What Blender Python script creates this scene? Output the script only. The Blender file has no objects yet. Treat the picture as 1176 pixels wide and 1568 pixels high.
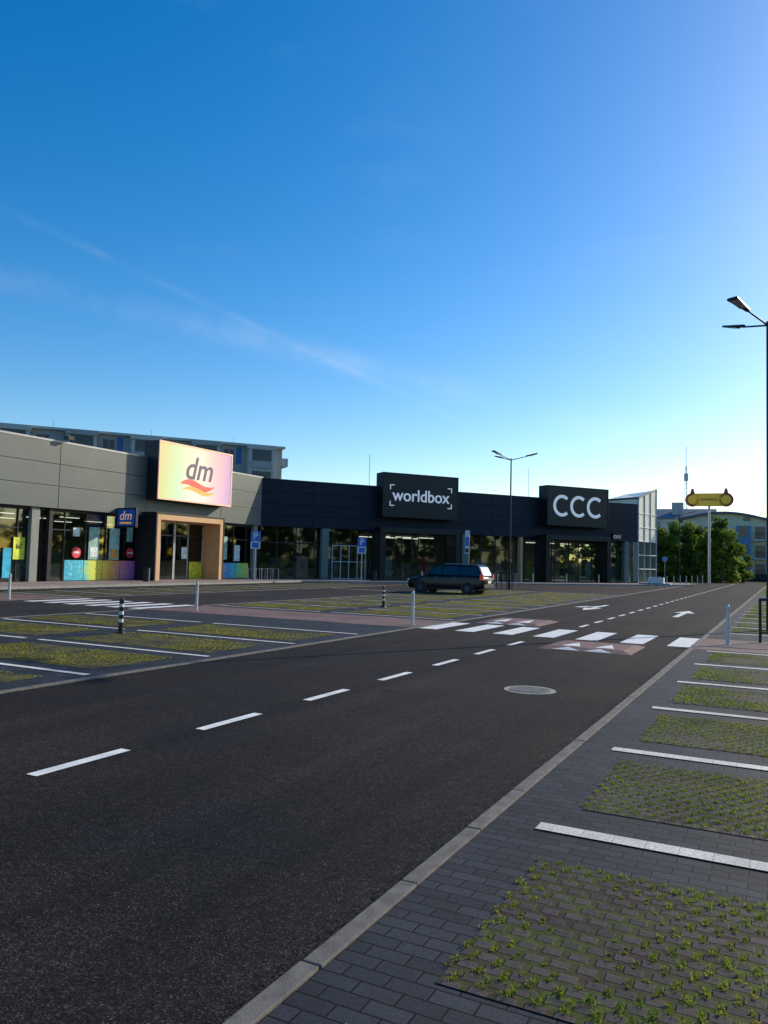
import bpy, math, random
import numpy as np
from mathutils import Matrix, Vector
random.seed(7); rng=np.random.default_rng(7)
C=bpy.context.scene.collection
S=bpy.context.scene
S.view_settings.view_transform='Standard'; S.view_settings.look='None'; S.view_settings.exposure=0

# ------------------------------------------------------------------ materials
def newmat(name):
    m=bpy.data.materials.new(name); m.use_nodes=True
    nt=m.node_tree; b=nt.nodes["Principled BSDF"]; return m,nt,b
def N(nt,t,**k):
    n=nt.nodes.new(t)
    for a,v in k.items():
        if a in n.inputs: n.inputs[a].default_value=v
        else: setattr(n,a,v)
    return n
def coords(nt,scale=None):
    t=N(nt,"ShaderNodeTexCoord")
    if scale is None: return t.outputs["Object"]
    mp=N(nt,"ShaderNodeMapping"); mp.inputs["Scale"].default_value=scale
    nt.links.new(t.outputs["Object"],mp.inputs[0]); return mp.outputs[0]
def noise(nt,vec,scale,detail=3,rough=.6):
    n=N(nt,"ShaderNodeTexNoise"); n.inputs["Scale"].default_value=scale; n.inputs["Detail"].default_value=detail
    n.inputs["Roughness"].default_value=rough; nt.links.new(vec,n.inputs["Vector"]); return n.outputs["Fac"]
def ramp(nt,fac,stops):
    r=N(nt,"ShaderNodeValToRGB"); e=r.color_ramp.elements
    while len(e)<len(stops): e.new(.5)
    for i,(p,c) in enumerate(stops):
        e[i].position=p; e[i].color=(c[0],c[1],c[2],1) if hasattr(c,'__len__') else (c,c,c,1)
    nt.links.new(fac,r.inputs[0]); return r.outputs[0]
def mix(nt,a,b,fac,mode='MIX'):
    m=N(nt,"ShaderNodeMix",data_type='RGBA',blend_type=mode)
    for s,v in ((0,fac),(6,a),(7,b)):
        if hasattr(v,'is_linked'): nt.links.new(v,m.inputs[s])
        else: m.inputs[s].default_value=v if s==0 else (v[0],v[1],v[2],1)
    return m.outputs[2]
def bump(nt,b,h,strength,dist):
    n=N(nt,"ShaderNodeBump"); n.inputs["Strength"].default_value=strength; n.inputs["Distance"].default_value=dist
    nt.links.new(h,n.inputs["Height"]); nt.links.new(n.outputs[0],b.inputs["Normal"])
def simple(name,col,rough=.6,metal=0,spec=.5,var=.15,scale=2.0,bmp=0):
    m,nt,b=newmat(name); v=coords(nt)
    f=noise(nt,v,scale,4)
    c=ramp(nt,f,[(.3,[x*(1-var) for x in col]),(.7,[min(1,x*(1+var)) for x in col])])
    nt.links.new(c,b.inputs["Base Color"]); b.inputs["Roughness"].default_value=rough
    b.inputs["Metallic"].default_value=metal; b.inputs["Specular IOR Level"].default_value=spec
    if bmp: bump(nt,b,noise(nt,v,scale*20,3),bmp,.01)
    return m
def emis(name,col,st):
    m,nt,b=newmat(name); b.inputs["Base Color"].default_value=(*col,1)
    b.inputs["Emission Color"].default_value=(*col,1); b.inputs["Emission Strength"].default_value=st
    return m
def asphalt(name,base,warm):
    m,nt,b=newmat(name); v=coords(nt)
    fine=noise(nt,v,85,3,.75); med=noise(nt,v,14,4); big=noise(nt,v,.35,4); track=noise(nt,coords(nt,(1.3,.05,1)),1.0,3)
    c=ramp(nt,fine,[(.32,[base*.3]*3),(.50,[base]*3),(.60,[base*2.2]*3),(.68,[base*9.0,base*8.6,base*7.8])])
    c=mix(nt,c,ramp(nt,med,[(.3,.6),(.7,1.4)]),.9,'MULTIPLY')
    c=mix(nt,c,ramp(nt,big,[(.35,(.70,.72,.78)),(.65,warm)]),1.0,'MULTIPLY')
    c=mix(nt,c,ramp(nt,track,[(.35,.66),(.65,1.32)]),.85,'MULTIPLY')
    stain=noise(nt,v,.9,2); c=mix(nt,c,(.006,.006,.006),ramp(nt,stain,[(.68,0.0),(.76,.5)]))
    nt.links.new(c,b.inputs["Base Color"]); b.inputs["Roughness"].default_value=.85; b.inputs["Specular IOR Level"].default_value=.11
    bump(nt,b,fine,.7,.008); return m
M={}
M['road']=asphalt('road_asphalt',.0125,(1.5,1.15,.98))
M['lot']=asphalt('lot_asphalt',.024,(1.2,1.05,1.0))
def pavers(name,c1,c2,mort,w,h,ms,offset=.5,rot=0,green=None,bs=.6,spec=.3):
    m,nt,b=newmat(name); t=N(nt,"ShaderNodeTexCoord"); mp=N(nt,"ShaderNodeMapping"); mp.inputs["Rotation"].default_value=(0,0,rot)
    nt.links.new(t.outputs["Object"],mp.inputs[0])
    br=N(nt,"ShaderNodeTexBrick"); br.offset=offset; br.squash=1
    nt.links.new(mp.outputs[0],br.inputs["Vector"])
    br.inputs["Scale"].default_value=1; br.inputs["Brick Width"].default_value=w; br.inputs["Row Height"].default_value=h
    br.inputs["Mortar Size"].default_value=ms; br.inputs["Mortar Smooth"].default_value=.25; br.inputs["Bias"].default_value=0
    br.inputs["Color1"].default_value=(*c1,1); br.inputs["Color2"].default_value=(*c2,1); br.inputs["Mortar"].default_value=(*mort,1)
    v=t.outputs["Object"]; f1=noise(nt,v,60,3,.7); f2=noise(nt,v,.8,3)
    c=br.outputs["Color"]
    if green:
        g=noise(nt,v,2.2,4,.65); gm=noise(nt,v,25,2)
        gf=ramp(nt,g,[(.40,0.0),(.60,1.0)])
        gg=mix(nt,ramp(nt,gm,[(.3,[x*.6 for x in green]),(.7,[x*1.3 for x in green])]),(.04,.026,.018),gf)
        c=mix(nt,c,gg,br.outputs["Fac"])
        c=mix(nt,c,gg,ramp(nt,gm,[(.58,0.0),(.70,.6)]))
    c=mix(nt,c,ramp(nt,f1,[(.3,.6),(.7,1.4)]),.9,'MULTIPLY')
    c=mix(nt,c,ramp(nt,f2,[(.3,.72),(.7,1.28)]),.9,'MULTIPLY')
    nt.links.new(c,b.inputs["Base Color"]); b.inputs["Roughness"].default_value=.75; b.inputs["Specular IOR Level"].default_value=spec
    inv=N(nt,"ShaderNodeMath",operation='SUBTRACT'); inv.inputs[0].default_value=1; nt.links.new(br.outputs["Fac"],inv.inputs[1])
    ad=N(nt,"ShaderNodeMath",operation='MULTIPLY_ADD'); nt.links.new(f1,ad.inputs[0]); ad.inputs[1].default_value=.12; nt.links.new(inv.outputs[0],ad.inputs[2])
    bump(nt,b,ad.outputs[0],bs,.008); return m
M['pav']=pavers('grey_pavers',(.037,.041,.049),(.020,.023,.028),(.004,.004,.004),.2,.1,.006,spec=.2)
M['gpav']=pavers('grass_pavers',(.078,.066,.062),(.046,.040,.038),(.014,.018,.007),.12,.10,.022,.5,0,(.055,.075,.010),.9,spec=.15)
M['gpavl']=pavers('grass_pavers_b',(.07,.066,.055),(.05,.05,.035),(.04,.04,.015),.12,.10,.028,.5,0,(.13,.125,.02),.9,spec=.15)
M['red']=pavers('red_pavers',(.21,.13,.11),(.16,.10,.085),(.05,.04,.035),.2,.1,.005)
M['plaza']=pavers('plaza_pavers',(.30,.235,.21),(.25,.20,.185),(.06,.05,.05),.4,.2,.006)
M['wpav']=pavers('white_pavers',(.66,.63,.56),(.58,.56,.50),(.22,.21,.19),.2,.6,.002,0,bs=.3)
def paint(name,col,wear=.60):
    m,nt,b=newmat(name); v=coords(nt); f=noise(nt,v,60,4,.8); g=noise(nt,v,4,3)
    c=ramp(nt,f,[(wear-.03,col),(wear+.10,[x*.2 for x in col])])
    c=mix(nt,c,ramp(nt,g,[(.3,.75),(.7,1.1)]),.8,'MULTIPLY')
    nt.links.new(c,b.inputs["Base Color"]); b.inputs["Roughness"].default_value=.7; bump(nt,b,f,.3,.004); return m
M['white']=paint('road_paint',(.78,.78,.74))
M['redpaint']=simple('cushion_red',(.16,.085,.075),.8,var=.3,scale=8,bmp=.4)
M['kerb']=simple('kerb_concrete',(.135,.125,.11),.85,var=.35,scale=9,bmp=.6)
M['grit']=simple('grit',(.06,.055,.05),.9,var=.5,scale=30)
M['conc']=simple('concrete',(.30,.29,.26),.85,var=.25,scale=8,bmp=.4)
M['galv']=simple('galvanised_steel',(.45,.45,.46),.45,.6,var=.1)
M['postw']=simple('bollard_grey',(.55,.55,.53),.5,.1,var=.1)
M['black']=simple('black_metal',(.012,.012,.013),.4,.2)
M['whiteplain']=simple('white_plain',(.7,.7,.68),.5,var=.05)
M['panel']=simple('grey_facade_panel',(.125,.142,.13),.5,.2,.35,var=.07,scale=.6)
M['navy']=simple('navy_facade_panel',(.006,.009,.024),.5,.0,.3,var=.12,scale=.6)
M['dgrey']=simple('dark_grey_metal',(.022,.023,.026),.5,.2,.35)
M['coping']=simple('coping_metal',(.30,.31,.31),.4,.5)
M['pillar']=simple('pillar_plaster',(.25,.26,.23),.8,var=.08)
M['teal']=simple('pillar_teal',(.13,.18,.17),.6,var=.08)
M['wood']=simple('wood_lining',(.62,.36,.16),.5,var=.08,scale=1.2)
M['inwall']=simple('interior_wall',(.20,.18,.16),.9)
M['infloor']=simple('interior_floor',(.20,.19,.17),.5)
M['roof']=simple('roof_membrane',(.12,.12,.12),.9)
M['frame']=simple('window_frame',(.02,.021,.023),.4,.3)
M['wframe']=simple('white_frame',(.55,.56,.56),.4)
M['plate']=simple('light_cladding',(.74,.75,.66),.4,.0,var=.05)
M['cream']=simple('cream_render',(.66,.60,.46),.85,var=.06,scale=.5)
M['bluer']=simple('blue_render',(.14,.26,.42),.85,var=.06)
M['rooft']=simple('blue_grey_roof',(.10,.13,.17),.6,var=.1)
M['block']=simple('block_render',(.34,.35,.36),.9,var=.08,scale=.3)
M['block2']=simple('block_render_light',(.46,.47,.47),.9,var=.06,scale=.3)
M['blockblue']=simple('block_blue',(.06,.16,.38),.8)
M['signblue']=simple('sign_blue',(.01,.13,.60),.4,var=.03)
M['yellow']=simple('sign_yellow',(.90,.50,.03),.4,var=.05)
M['signred']=simple('sign_red',(.30,.035,.02),.4,var=.05)
M['brown']=simple('sign_brown',(.10,.03,.01),.5)
M['winlamp']=emis('ceiling_light',(1,.93,.8),1.8)
M['lettw']=emis('letter_white',(.62,.70,.78),.35)
def glassm(name,tint,minr,rough=.03):
    m=bpy.data.materials.new(name); m.use_nodes=True; nt=m.node_tree; nt.nodes.clear()
    o=N(nt,"ShaderNodeOutputMaterial"); t=N(nt,"ShaderNodeBsdfTransparent"); g=N(nt,"ShaderNodeBsdfGlossy")
    t.inputs[0].default_value=(*tint,1); g.inputs["Roughness"].default_value=rough; g.inputs[0].default_value=(.8,.85,.85,1)
    f=N(nt,"ShaderNodeFresnel"); f.inputs[0].default_value=1.45
    a=N(nt,"ShaderNodeMath",operation='ADD'); a.inputs[1].default_value=minr; nt.links.new(f.outputs[0],a.inputs[0])
    s=N(nt,"ShaderNodeMixShader"); nt.links.new(a.outputs[0],s.inputs[0]); nt.links.new(t.outputs[0],s.inputs[1]); nt.links.new(g.outputs[0],s.inputs[2])
    nt.links.new(s.outputs[0],o.inputs[0]); return m
M['glass']=glassm('shop_glass',(.72,.78,.76),.04)
M['carglass']=glassm('car_glass',(.03,.03,.035),.03)
M['apglass']=simple('flat_window',(.03,.04,.055),.15,var=.4,scale=.3)
M['carp']=simple('car_paint',(.008,.009,.011),.25,.4)
M['tyre']=simple('tyre',(.015,.015,.015),.85)
M['alloy']=simple('alloy',(.28,.28,.29),.4,.8)
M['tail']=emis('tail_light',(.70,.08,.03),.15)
def stock(name):
    m,nt,b=newmat(name); v=coords(nt,(1,1,1)); vo=N(nt,"ShaderNodeTexVoronoi"); vo.inputs["Scale"].default_value=3.0
    nt.links.new(v,vo.inputs["Vector"]); h=N(nt,"ShaderNodeHueSaturation"); h.inputs["Saturation"].default_value=.7; h.inputs["Value"].default_value=.6
    nt.links.new(vo.outputs["Color"],h.inputs["Color"]); nt.links.new(h.outputs[0],b.inputs["Base Color"]); return m
M['stock']=stock('shelf_goods')
def strip(name,x0,x1,stops):
    m,nt,b=newmat(name); t=N(nt,"ShaderNodeTexCoord"); sp=N(nt,"ShaderNodeSeparateXYZ"); nt.links.new(t.outputs["Object"],sp.inputs[0])
    nz=noise(nt,t.outputs["Object"],1.6,4); ad=N(nt,"ShaderNodeMath",operation='MULTIPLY_ADD'); nt.links.new(nz,ad.inputs[0]); ad.inputs[1].default_value=1.6; nt.links.new(sp.outputs[0],ad.inputs[2])
    mr=N(nt,"ShaderNodeMapRange"); mr.inputs[1].default_value=x0+.8; mr.inputs[2].default_value=x1+.8; nt.links.new(ad.outputs[0],mr.inputs[0])
    c=ramp(nt,mr.outputs[0],stops); f=noise(nt,t.outputs["Object"],5,4,.7)
    c=mix(nt,c,(.85,.85,.80),ramp(nt,f,[(.55,0.0),(.68,.55)])); c=mix(nt,c,(.08,.08,.12),ramp(nt,noise(nt,t.outputs["Object"],7,3),[(.60,0.0),(.68,.6)]))
    nt.links.new(c,b.inputs["Base Color"]); b.inputs["Roughness"].default_value=.5; return m
M['strip1']=strip('window_foil',31.7,37.2,[(0,(.02,.42,.62)),(.22,(.05,.55,.65)),(.34,(.55,.75,.10)),(.48,(.95,.72,.03)),(.66,(.95,.38,.05)),(.82,(.90,.25,.35)),(1,(.60,.08,.50))])
M['strip2']=strip('window_foil_b',44.2,49.0,[(0,(.75,.10,.40)),(.25,(.85,.35,.50)),(.45,(.05,.35,.70)),(.62,(.04,.55,.60)),(.8,(.35,.70,.15)),(1,(.85,.75,.05))])

# ------------------------------------------------------------------ mesh builder
class MB:
    def __init__(s): s.v=[];s.f=[];s.m=[];s.mats=[]
    def mi(s,k):
        if k not in s.mats: s.mats.append(k)
        return s.mats.index(k)
    def poly(s,pts,k):
        n=len(s.v); s.v+= [tuple(p) for p in pts]; s.f.append(tuple(range(n,n+len(pts)))); s.m.append(s.mi(k))
    def hexa(s,vs,k):
        n=len(s.v); s.v+=[tuple(v) for v in vs]
        for q in ((0,3,2,1),(4,5,6,7),(0,1,5,4),(1,2,6,5),(2,3,7,6),(3,0,4,7)):
            s.f.append(tuple(n+i for i in q)); s.m.append(s.mi(k))
    def box(s,x0,x1,y0,y1,z0,z1,k):
        s.hexa([(x0,y0,z0),(x1,y0,z0),(x1,y1,z0),(x0,y1,z0),(x0,y0,z1),(x1,y0,z1),(x1,y1,z1),(x0,y1,z1)],k)
    def cyl(s,p0,p1,r0,r1=None,n=12,k=None,cap=True):
        if r1 is None:r1=r0
        p0=Vector(p0);p1=Vector(p1);d=(p1-p0).normalized()
        a=d.orthogonal().normalized(); b=d.cross(a); o=len(s.v)
        for i in range(n):
            t=2*math.pi*i/n; s.v.append(tuple(p0+(a*math.cos(t)+b*math.sin(t))*r0))
        for i in range(n):
            t=2*math.pi*i/n; s.v.append(tuple(p1+(a*math.cos(t)+b*math.sin(t))*r1))
        for i in range(n):
            j=(i+1)%n; s.f.append((o+i,o+j,o+n+j,o+n+i)); s.m.append(s.mi(k))
        if cap:
            s.f.append(tuple(o+i for i in reversed(range(n)))); s.m.append(s.mi(k))
            s.f.append(tuple(o+n+i for i in range(n))); s.m.append(s.mi(k))
    def sheet(s,x0,x1,y0,y1,z,k): s.poly([(x0,y0,z),(x1,y0,z),(x1,y1,z),(x0,y1,z)],k)
    def obj(s,name,parent=None,bevel=0,smooth=False,loc=(0,0,0),rot=(0,0,0)):
        me=bpy.data.meshes.new(name); me.from_pydata(s.v,[],s.f)
        for k in s.mats: me.materials.append(M[k])
        me.polygons.foreach_set("material_index",s.m)
        if smooth: me.polygons.foreach_set("use_smooth",[True]*len(s.f))
        me.update(); ob=bpy.data.objects.new(name,me); C.objects.link(ob); ob.location=loc; ob.rotation_euler=rot
        if parent: ob.parent=parent
        if bevel:
            b=ob.modifiers.new("b","BEVEL"); b.width=bevel; b.segments=2; b.limit_method='ANGLE'
        return ob
def empty(name,loc=(0,0,0),rz=0):
    e=bpy.data.objects.new(name,None); C.objects.link(e); e.location=loc; e.rotation_euler=(0,0,rz); e.empty_display_size=.5; return e
def text(body,size,mat,parent,loc,rot=(math.pi/2,0,0),shear=0,ext=.02,name="lettering",align='CENTER',off=0.0,sx=1):
    c=bpy.data.curves.new(name,'FONT'); c.body=body; c.size=size; c.extrude=ext; c.align_x=align; c.align_y='CENTER'; c.shear=shear; c.offset=off
    c.materials.append(M[mat] if isinstance(mat,str) else mat)
    o=bpy.data.objects.new(name,c); C.objects.link(o); o.parent=parent; o.location=loc; o.rotation_euler=rot; o.scale=(sx,1,1); return o

# ------------------------------------------------------------------ ground
def sheetobj(name,rects,z,k):
    b=MB()
    for r in rects: b.sheet(*r,z,k)
    return b.obj(name)
mg,nt,b=newmat('ground_grass'); v=coords(nt)
c=ramp(nt,noise(nt,v,.08,5),[(.3,(.045,.075,.015)),(.7,(.09,.11,.025))]); c=mix(nt,c,ramp(nt,noise(nt,v,6,4),[(.3,.6),(.7,1.3)]),.9,'MULTIPLY')
nt.links.new(c,b.inputs["Base Color"]); b.inputs["Roughness"].default_value=.95; b.inputs["Specular IOR Level"].default_value=.1; M['ground']=mg
sheetobj('ground',[(-2500,2500,-2500,2500)],-.012,'ground')
sheetobj('parking_lot_asphalt',[(-45,-8.77,-25,94)],0,'lot')
sheetobj('road',[(-8.65,-1.9,-25,112),(-8.65,80,112,119)],.004,'road')
sheetobj('pavement',[(-1.80,9,-25,18.4),(-1.80,9,21.3,60)],.004,'pav')
sheetobj('footway',[(-1.80,12,18.4,21.3),(-18.2,-8.77,18.8,21.6),(-30,-24.6,18.3,21.6)],.009,'red')

kb=MB()
def kerbrun(x0,x1,y0,y1,z0,z1,L=1.0):
    y=y0
    while y<y1-.01:
        dz=random.uniform(-.003,.003); dx=random.uniform(-.004,.004)
        kb.box(x0+dx,x1+dx,y,min(y+L,y1)-.008,z0,z1+dz,'kerb'); y+=L
kerbrun(-1.9,-1.80,-10,110,-.1,.020)
kerbrun(-8.77,-8.65,-10,92,-.1,.022)
kerbrun(-18.3,-18.2,-10,18.8,-.1,.02); kerbrun(-18.3,-18.2,21.6,48,-.1,.02)
kerbrun(-24.6,-24.5,-5,60,-.1,.02)
kb.obj('kerb',bevel=.006)
# loose grit collected along the kerb
n=2600; gx=-1.905-np.abs(rng.normal(size=n))*.055; gy=rng.random(n)**1.5*16+1.5; gs=.002+.005*rng.random(n)**2
gx2=-8.64+np.abs(rng.normal(size=700))*.08; gy2=rng.random(700)*14+6
gx=np.concatenate([gx,gx2]); gy=np.concatenate([gy,gy2]); gs=np.concatenate([gs,.004+.006*rng.random(700)]); n=len(gx)
base=np.array([(1,0,0),(-.5,.87,0),(-.5,-.87,0),(.1,.1,1.0)])
V=np.stack([gx,gy,np.full(n,.004)],1)[:,None,:]+base[None]*gs[:,None,None]*(.6+.8*rng.random((n,4,1)))
F=[]
for i in range(n):
    o=4*i; F+=[(o,o+1,o+3),(o+1,o+2,o+3),(o+2,o,o+3)]
me=bpy.data.meshes.new('loose_gravel'); me.from_pydata(V.reshape(-1,3).tolist(),[],F); me.materials.append(M['grit']); C.objects.link(bpy.data.objects.new('loose_gravel',me))

rightlines=[2.62]+[5.3+2.56*i for i in range(0,6)]
leftlinesA=[8.2+2.68*i for i in range(-3,4)]
leftlinesB=[22.2+2.6*i for i in range(0,11)]
sheetobj('bay_paving',[(-18.2,-8.77,-5,18.8),(-18.2,-8.77,21.6,48.6),(-30,-24.6,-5,18.3),(-30,-24.6,21.6,52)],.0045,'pav')
ln=MB()
for y in rightlines: ln.sheet(-1.5,3.6,y-.075,y+.075,.012,'wpav')
for i in range(9): y=23.4+2.56*i; ln.sheet(-1.5,3.6,y-.075,y+.075,.012,'wpav')
for y in leftlinesA+leftlinesB:
    ln.sheet(-13.35,-9.0,y-.06,y+.06,.012,'wpav'); ln.sheet(-18.0,-13.75,y-.06,y+.06,.012,'wpav')
    ln.sheet(-29.6,-24.9,y-.06,y+.06,.012,'wpav')
ln.obj('parking_bay_line')
rp=[(-1.32,3.3,.5,2.0)]
for y in rightlines[:-1]: rp.append((-1.32,3.3,y+.52,y+2.1))
for i in range(8): y=23.4+2.56*i; rp.append((-1.32,3.3,y+.52,y+2.1))
lp=[]
for L in (leftlinesA,leftlinesB):
    for y in L[:-1]:
        lp.append((-13.1,-9.35,y+.42,y+2.2)); lp.append((-17.8,-14.0,y+.42,y+2.2))
lp2=[(-29.3,-25.1,y+.42,y+2.2) for L in (leftlinesA,leftlinesB) for y in L[:-1]]
sheetobj('grass_paver_bay',rp,.0085,'gpav')
sheetobj('grass_paver_bay',lp+lp2,.0085,'gpavl')

# grass growing in the paver joints
def grassmat(name,cols):
    m,nt,b=newmat(name); a=N(nt,"ShaderNodeAttribute",attribute_name="tint")
    c=ramp(nt,a.outputs["Fac"],cols); nt.links.new(c,b.inputs["Base Color"]); b.inputs["Roughness"].default_value=.6
    b.inputs["Specular IOR Level"].default_value=.2
    tr=N(nt,"ShaderNodeBsdfTranslucent"); nt.links.new(c,tr.inputs[0]); ms=N(nt,"ShaderNodeMixShader",); ms.inputs[0].default_value=.5
    nt.links.new(b.outputs[0],ms.inputs[1]); nt.links.new(tr.outputs[0],ms.inputs[2]); nt.links.new(ms.outputs[0],nt.nodes["Material Output"].inputs[0]); return m
M['gr1']=grassmat('grass_green',[(0,(.05,.11,.008)),(.45,(.14,.22,.012)),(.8,(.30,.33,.02)),(1,(.42,.30,.08))])
M['gr2']=grassmat('grass_dry',[(0,(.10,.13,.01)),(.6,(.30,.29,.03)),(1,(.46,.37,.08))])
def vnoise(x,y,seed,sc):
    r=np.random.default_rng(seed); g=r.random((64,64)); x=np.abs(x*sc+31.3)%63; y=np.abs(y*sc+17.7)%63
    i=x.astype(int);j=y.astype(int);fx=x-i;fy=y-j;fx=fx*fx*(3-2*fx);fy=fy*fy*(3-2*fy);i1=(i+1)%64;j1=(j+1)%64
    return (g[i,j]*(1-fx)+g[i1,j]*fx)*(1-fy)+(g[i,j1]*(1-fx)+g[i1,j1]*fx)*fy
def grass(name,rects,nb,h,w,mat,spread,thr,edge):
    P=[];W_,H_=.12,.10
    for (x0,x1,y0,y1) in rects:
        k0,k1=math.ceil(y0/H_),int(y1/H_)
        A=[]
        for k in range(k0,k1+1):
            off=.5*W_ if k%2==0 else 0
            xv=np.arange(math.floor(x0/W_)*W_+off,x1,W_)
            A.append(np.stack([xv,np.full(len(xv),(k+.45)*H_)],1))
            A.append(np.stack([xv,np.full(len(xv),(k+.02)*H_)],1))
        A=np.concatenate(A); X,Y=A[:,0],A[:,1]; ok=(X>x0)&(Y<y1+.02); X,Y=X[ok],Y[ok]
        ed=np.minimum(np.minimum(X-x0,Y-y0),y1-Y)
        m=.5*vnoise(X,Y,3,1.1)+.35*vnoise(X,Y,5,5)+.25*rng.random(len(X))+edge*np.exp(-ed/.3)
        kk=(m>thr); P.append(np.stack([X[kk]+rng.normal(size=kk.sum())*.006,Y[kk]+rng.normal(size=kk.sum())*.006,np.clip((m[kk]-thr)*2.5+.5,.45,1.35)],1))
    P=np.concatenate(P); P=np.repeat(P,nb,0); n=len(P)
    bx=P[:,0]+rng.normal(size=n)*spread*P[:,2]*.8; by=P[:,1]+rng.normal(size=n)*spread*P[:,2]; hh=h*P[:,2]*(.25+.9*rng.random(n))
    la=rng.random(n)*6.283; ll=hh*(.3+.9*rng.random(n)); wa=rng.random(n)*3.1416; ww=w*(.6+.8*rng.random(n))
    z0=.009
    V=np.zeros((n,4,3))
    mx=bx+np.cos(la)*ll*.45; my=by+np.sin(la)*ll*.45
    V[:,0]=np.stack([bx,by,np.full(n,z0)],1)
    V[:,1]=np.stack([mx+np.cos(wa)*ww,my+np.sin(wa)*ww,z0+hh*.6],1)
    V[:,2]=np.stack([bx+np.cos(la)*ll,by+np.sin(la)*ll,z0+hh],1)
    V[:,3]=np.stack([mx-np.cos(wa)*ww,my-np.sin(wa)*ww,z0+hh*.6],1)
    me=bpy.data.meshes.new(name); me.vertices.add(n*4); me.vertices.foreach_set("co",V.ravel())
    me.loops.add(n*4); me.loops.foreach_set("vertex_index",np.arange(n*4)); me.polygons.add(n)
    me.polygons.foreach_set("loop_start",np.arange(n)*4); me.polygons.foreach_set("loop_total",np.full(n,4))
    me.update(calc_edges=True)
    a=me.attributes.new("tint",'FLOAT','POINT'); t=np.clip(rng.random(n)*.6+.5*vnoise(P[:,0],P[:,1],9,2.5)-.05,0,1); a.data.foreach_set("value",np.repeat(t,4))
    me.materials.append(M[mat]); ob=bpy.data.objects.new(name,me); C.objects.link(ob); return ob,n
near=[r for r in rp if r[2]<9]; far=[r for r in rp if 9<=r[2]<45]
grass('grass',near,20,.016,.0032,'gr1',.013,.51,.32)
grass('grass',far,8,.022,.006,'gr1',.015,.50,.30)
lpn=[r for r in lp if r[2]>4]
grass('grass',lpn,5,.022,.010,'gr2',.020,.58,.12)

# ------------------------------------------------------------------ road markings
mk=MB()
for k in range(-3,7):
    y=4.83+2*k; mk.sheet(-5.38,-5.26,y-.5,y+.5,.008,'white')
y=22.5
while y<100:
    mk.sheet(-5.28,-5.16,y,y+1.0,.008,'white'); y+=2
for i in range(7):
    x=-8.62+1.04*i; mk.sheet(x,x+.52,18.65+(.18-i*.03),21.15+(.18-i*.03),.008,'white')
for i in range(6):
    x=-24.0+1.0*i; mk.sheet(x,x+.5,18.8,21.6,.005,'white')
def arrow(x,y,L,flip,turn):
    s=-1 if flip else 1; yy=lambda t:y+s*t
    pts=lambda l:[(x+s*a,yy(b_),.008) for a,b_ in l]
    mk.poly(pts([(-.1,0),(.1,0),(.1,L*.62),(-.1,L*.62)]),'white')
    mk.poly(pts([(-.38,L*.62),(.38,L*.62),(0,L)]),'white')
    if turn: mk.poly(pts([(.1,L*.25),(.1,L*.36),(.5,L*.52),(.5,L*.40)]),'white'); mk.poly(pts([(.5,L*.33),(.5,L*.60),(.85,L*.55)]),'white')
arrow(-3.5,29.6,4.6,False,False); arrow(-7.1,35.8,4.8,True,True)
for yy_ in (40,52,66): mk.sheet(-24.0,-18.6,yy_,yy_+.12,.005,'white')
mk.obj('road_marking')
def cushion(x0,x1,y0,y1):
    b=MB(); h=.06; i=.28
    t=[(x0+i*.7,y0+i,h),(x1-i*.7,y0+i,h),(x1-i*.7,y1-i,h),(x0+i*.7,y1-i,h)]; g=[(x0,y0,.006),(x1,y0,.006),(x1,y1,.006),(x0,y1,.006)]
    b.poly(t,'redpaint')
    for a in range(4):
        c=(a+1)%4; b.poly([g[a],g[c],t[c],t[a]],'redpaint')
    e=.004
    for (ya,yb) in ((y0+.03,y0+i-.02),(y1-.03,y1-i+.02)):
        for j in range(2):
            xa=x0+.3+j*(x1-x0-.6)/2; xb=xa+(x1-x0-.6)/2-.08
            z=lambda yv:.006+(h-.006)*min(abs(yv-y0),abs(y1-yv))/i+e
            b.poly([(xa,ya,z(ya)),(xb,ya,z(ya)),((xa+xb)/2,yb,z(yb))],'white')
    b.poly([(x0+.4,y0+i+.15,h+e),(x0+.8,y0+i+.15,h+e),(x0+.6,y1-i-.4,h+e)],'white'); b.poly([(x1-.8,y0+i+.15,h+e),(x1-.4,y0+i+.15,h+e),(x1-.6,y1-i-.4,h+e)],'white')
    b.obj('speed_cushion')
cushion(-4.65,-2.75,16.2,18.1); cushion(-8.1,-6.2,21.7,24.0)
b=MB(); b.cyl((-3.2,10.8,-.05),(-3.2,10.8,.010),.36,n=40,k='conc'); b.cyl((-3.2,10.8,.010),(-3.2,10.8,.014),.29,n=40,k='kerb')
for i in range(-3,4): b.box(-3.42,-2.98,10.8+i*.07-.012,10.8+i*.07+.012,.014,.018,'conc')
b.obj('manhole_cover')

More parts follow.
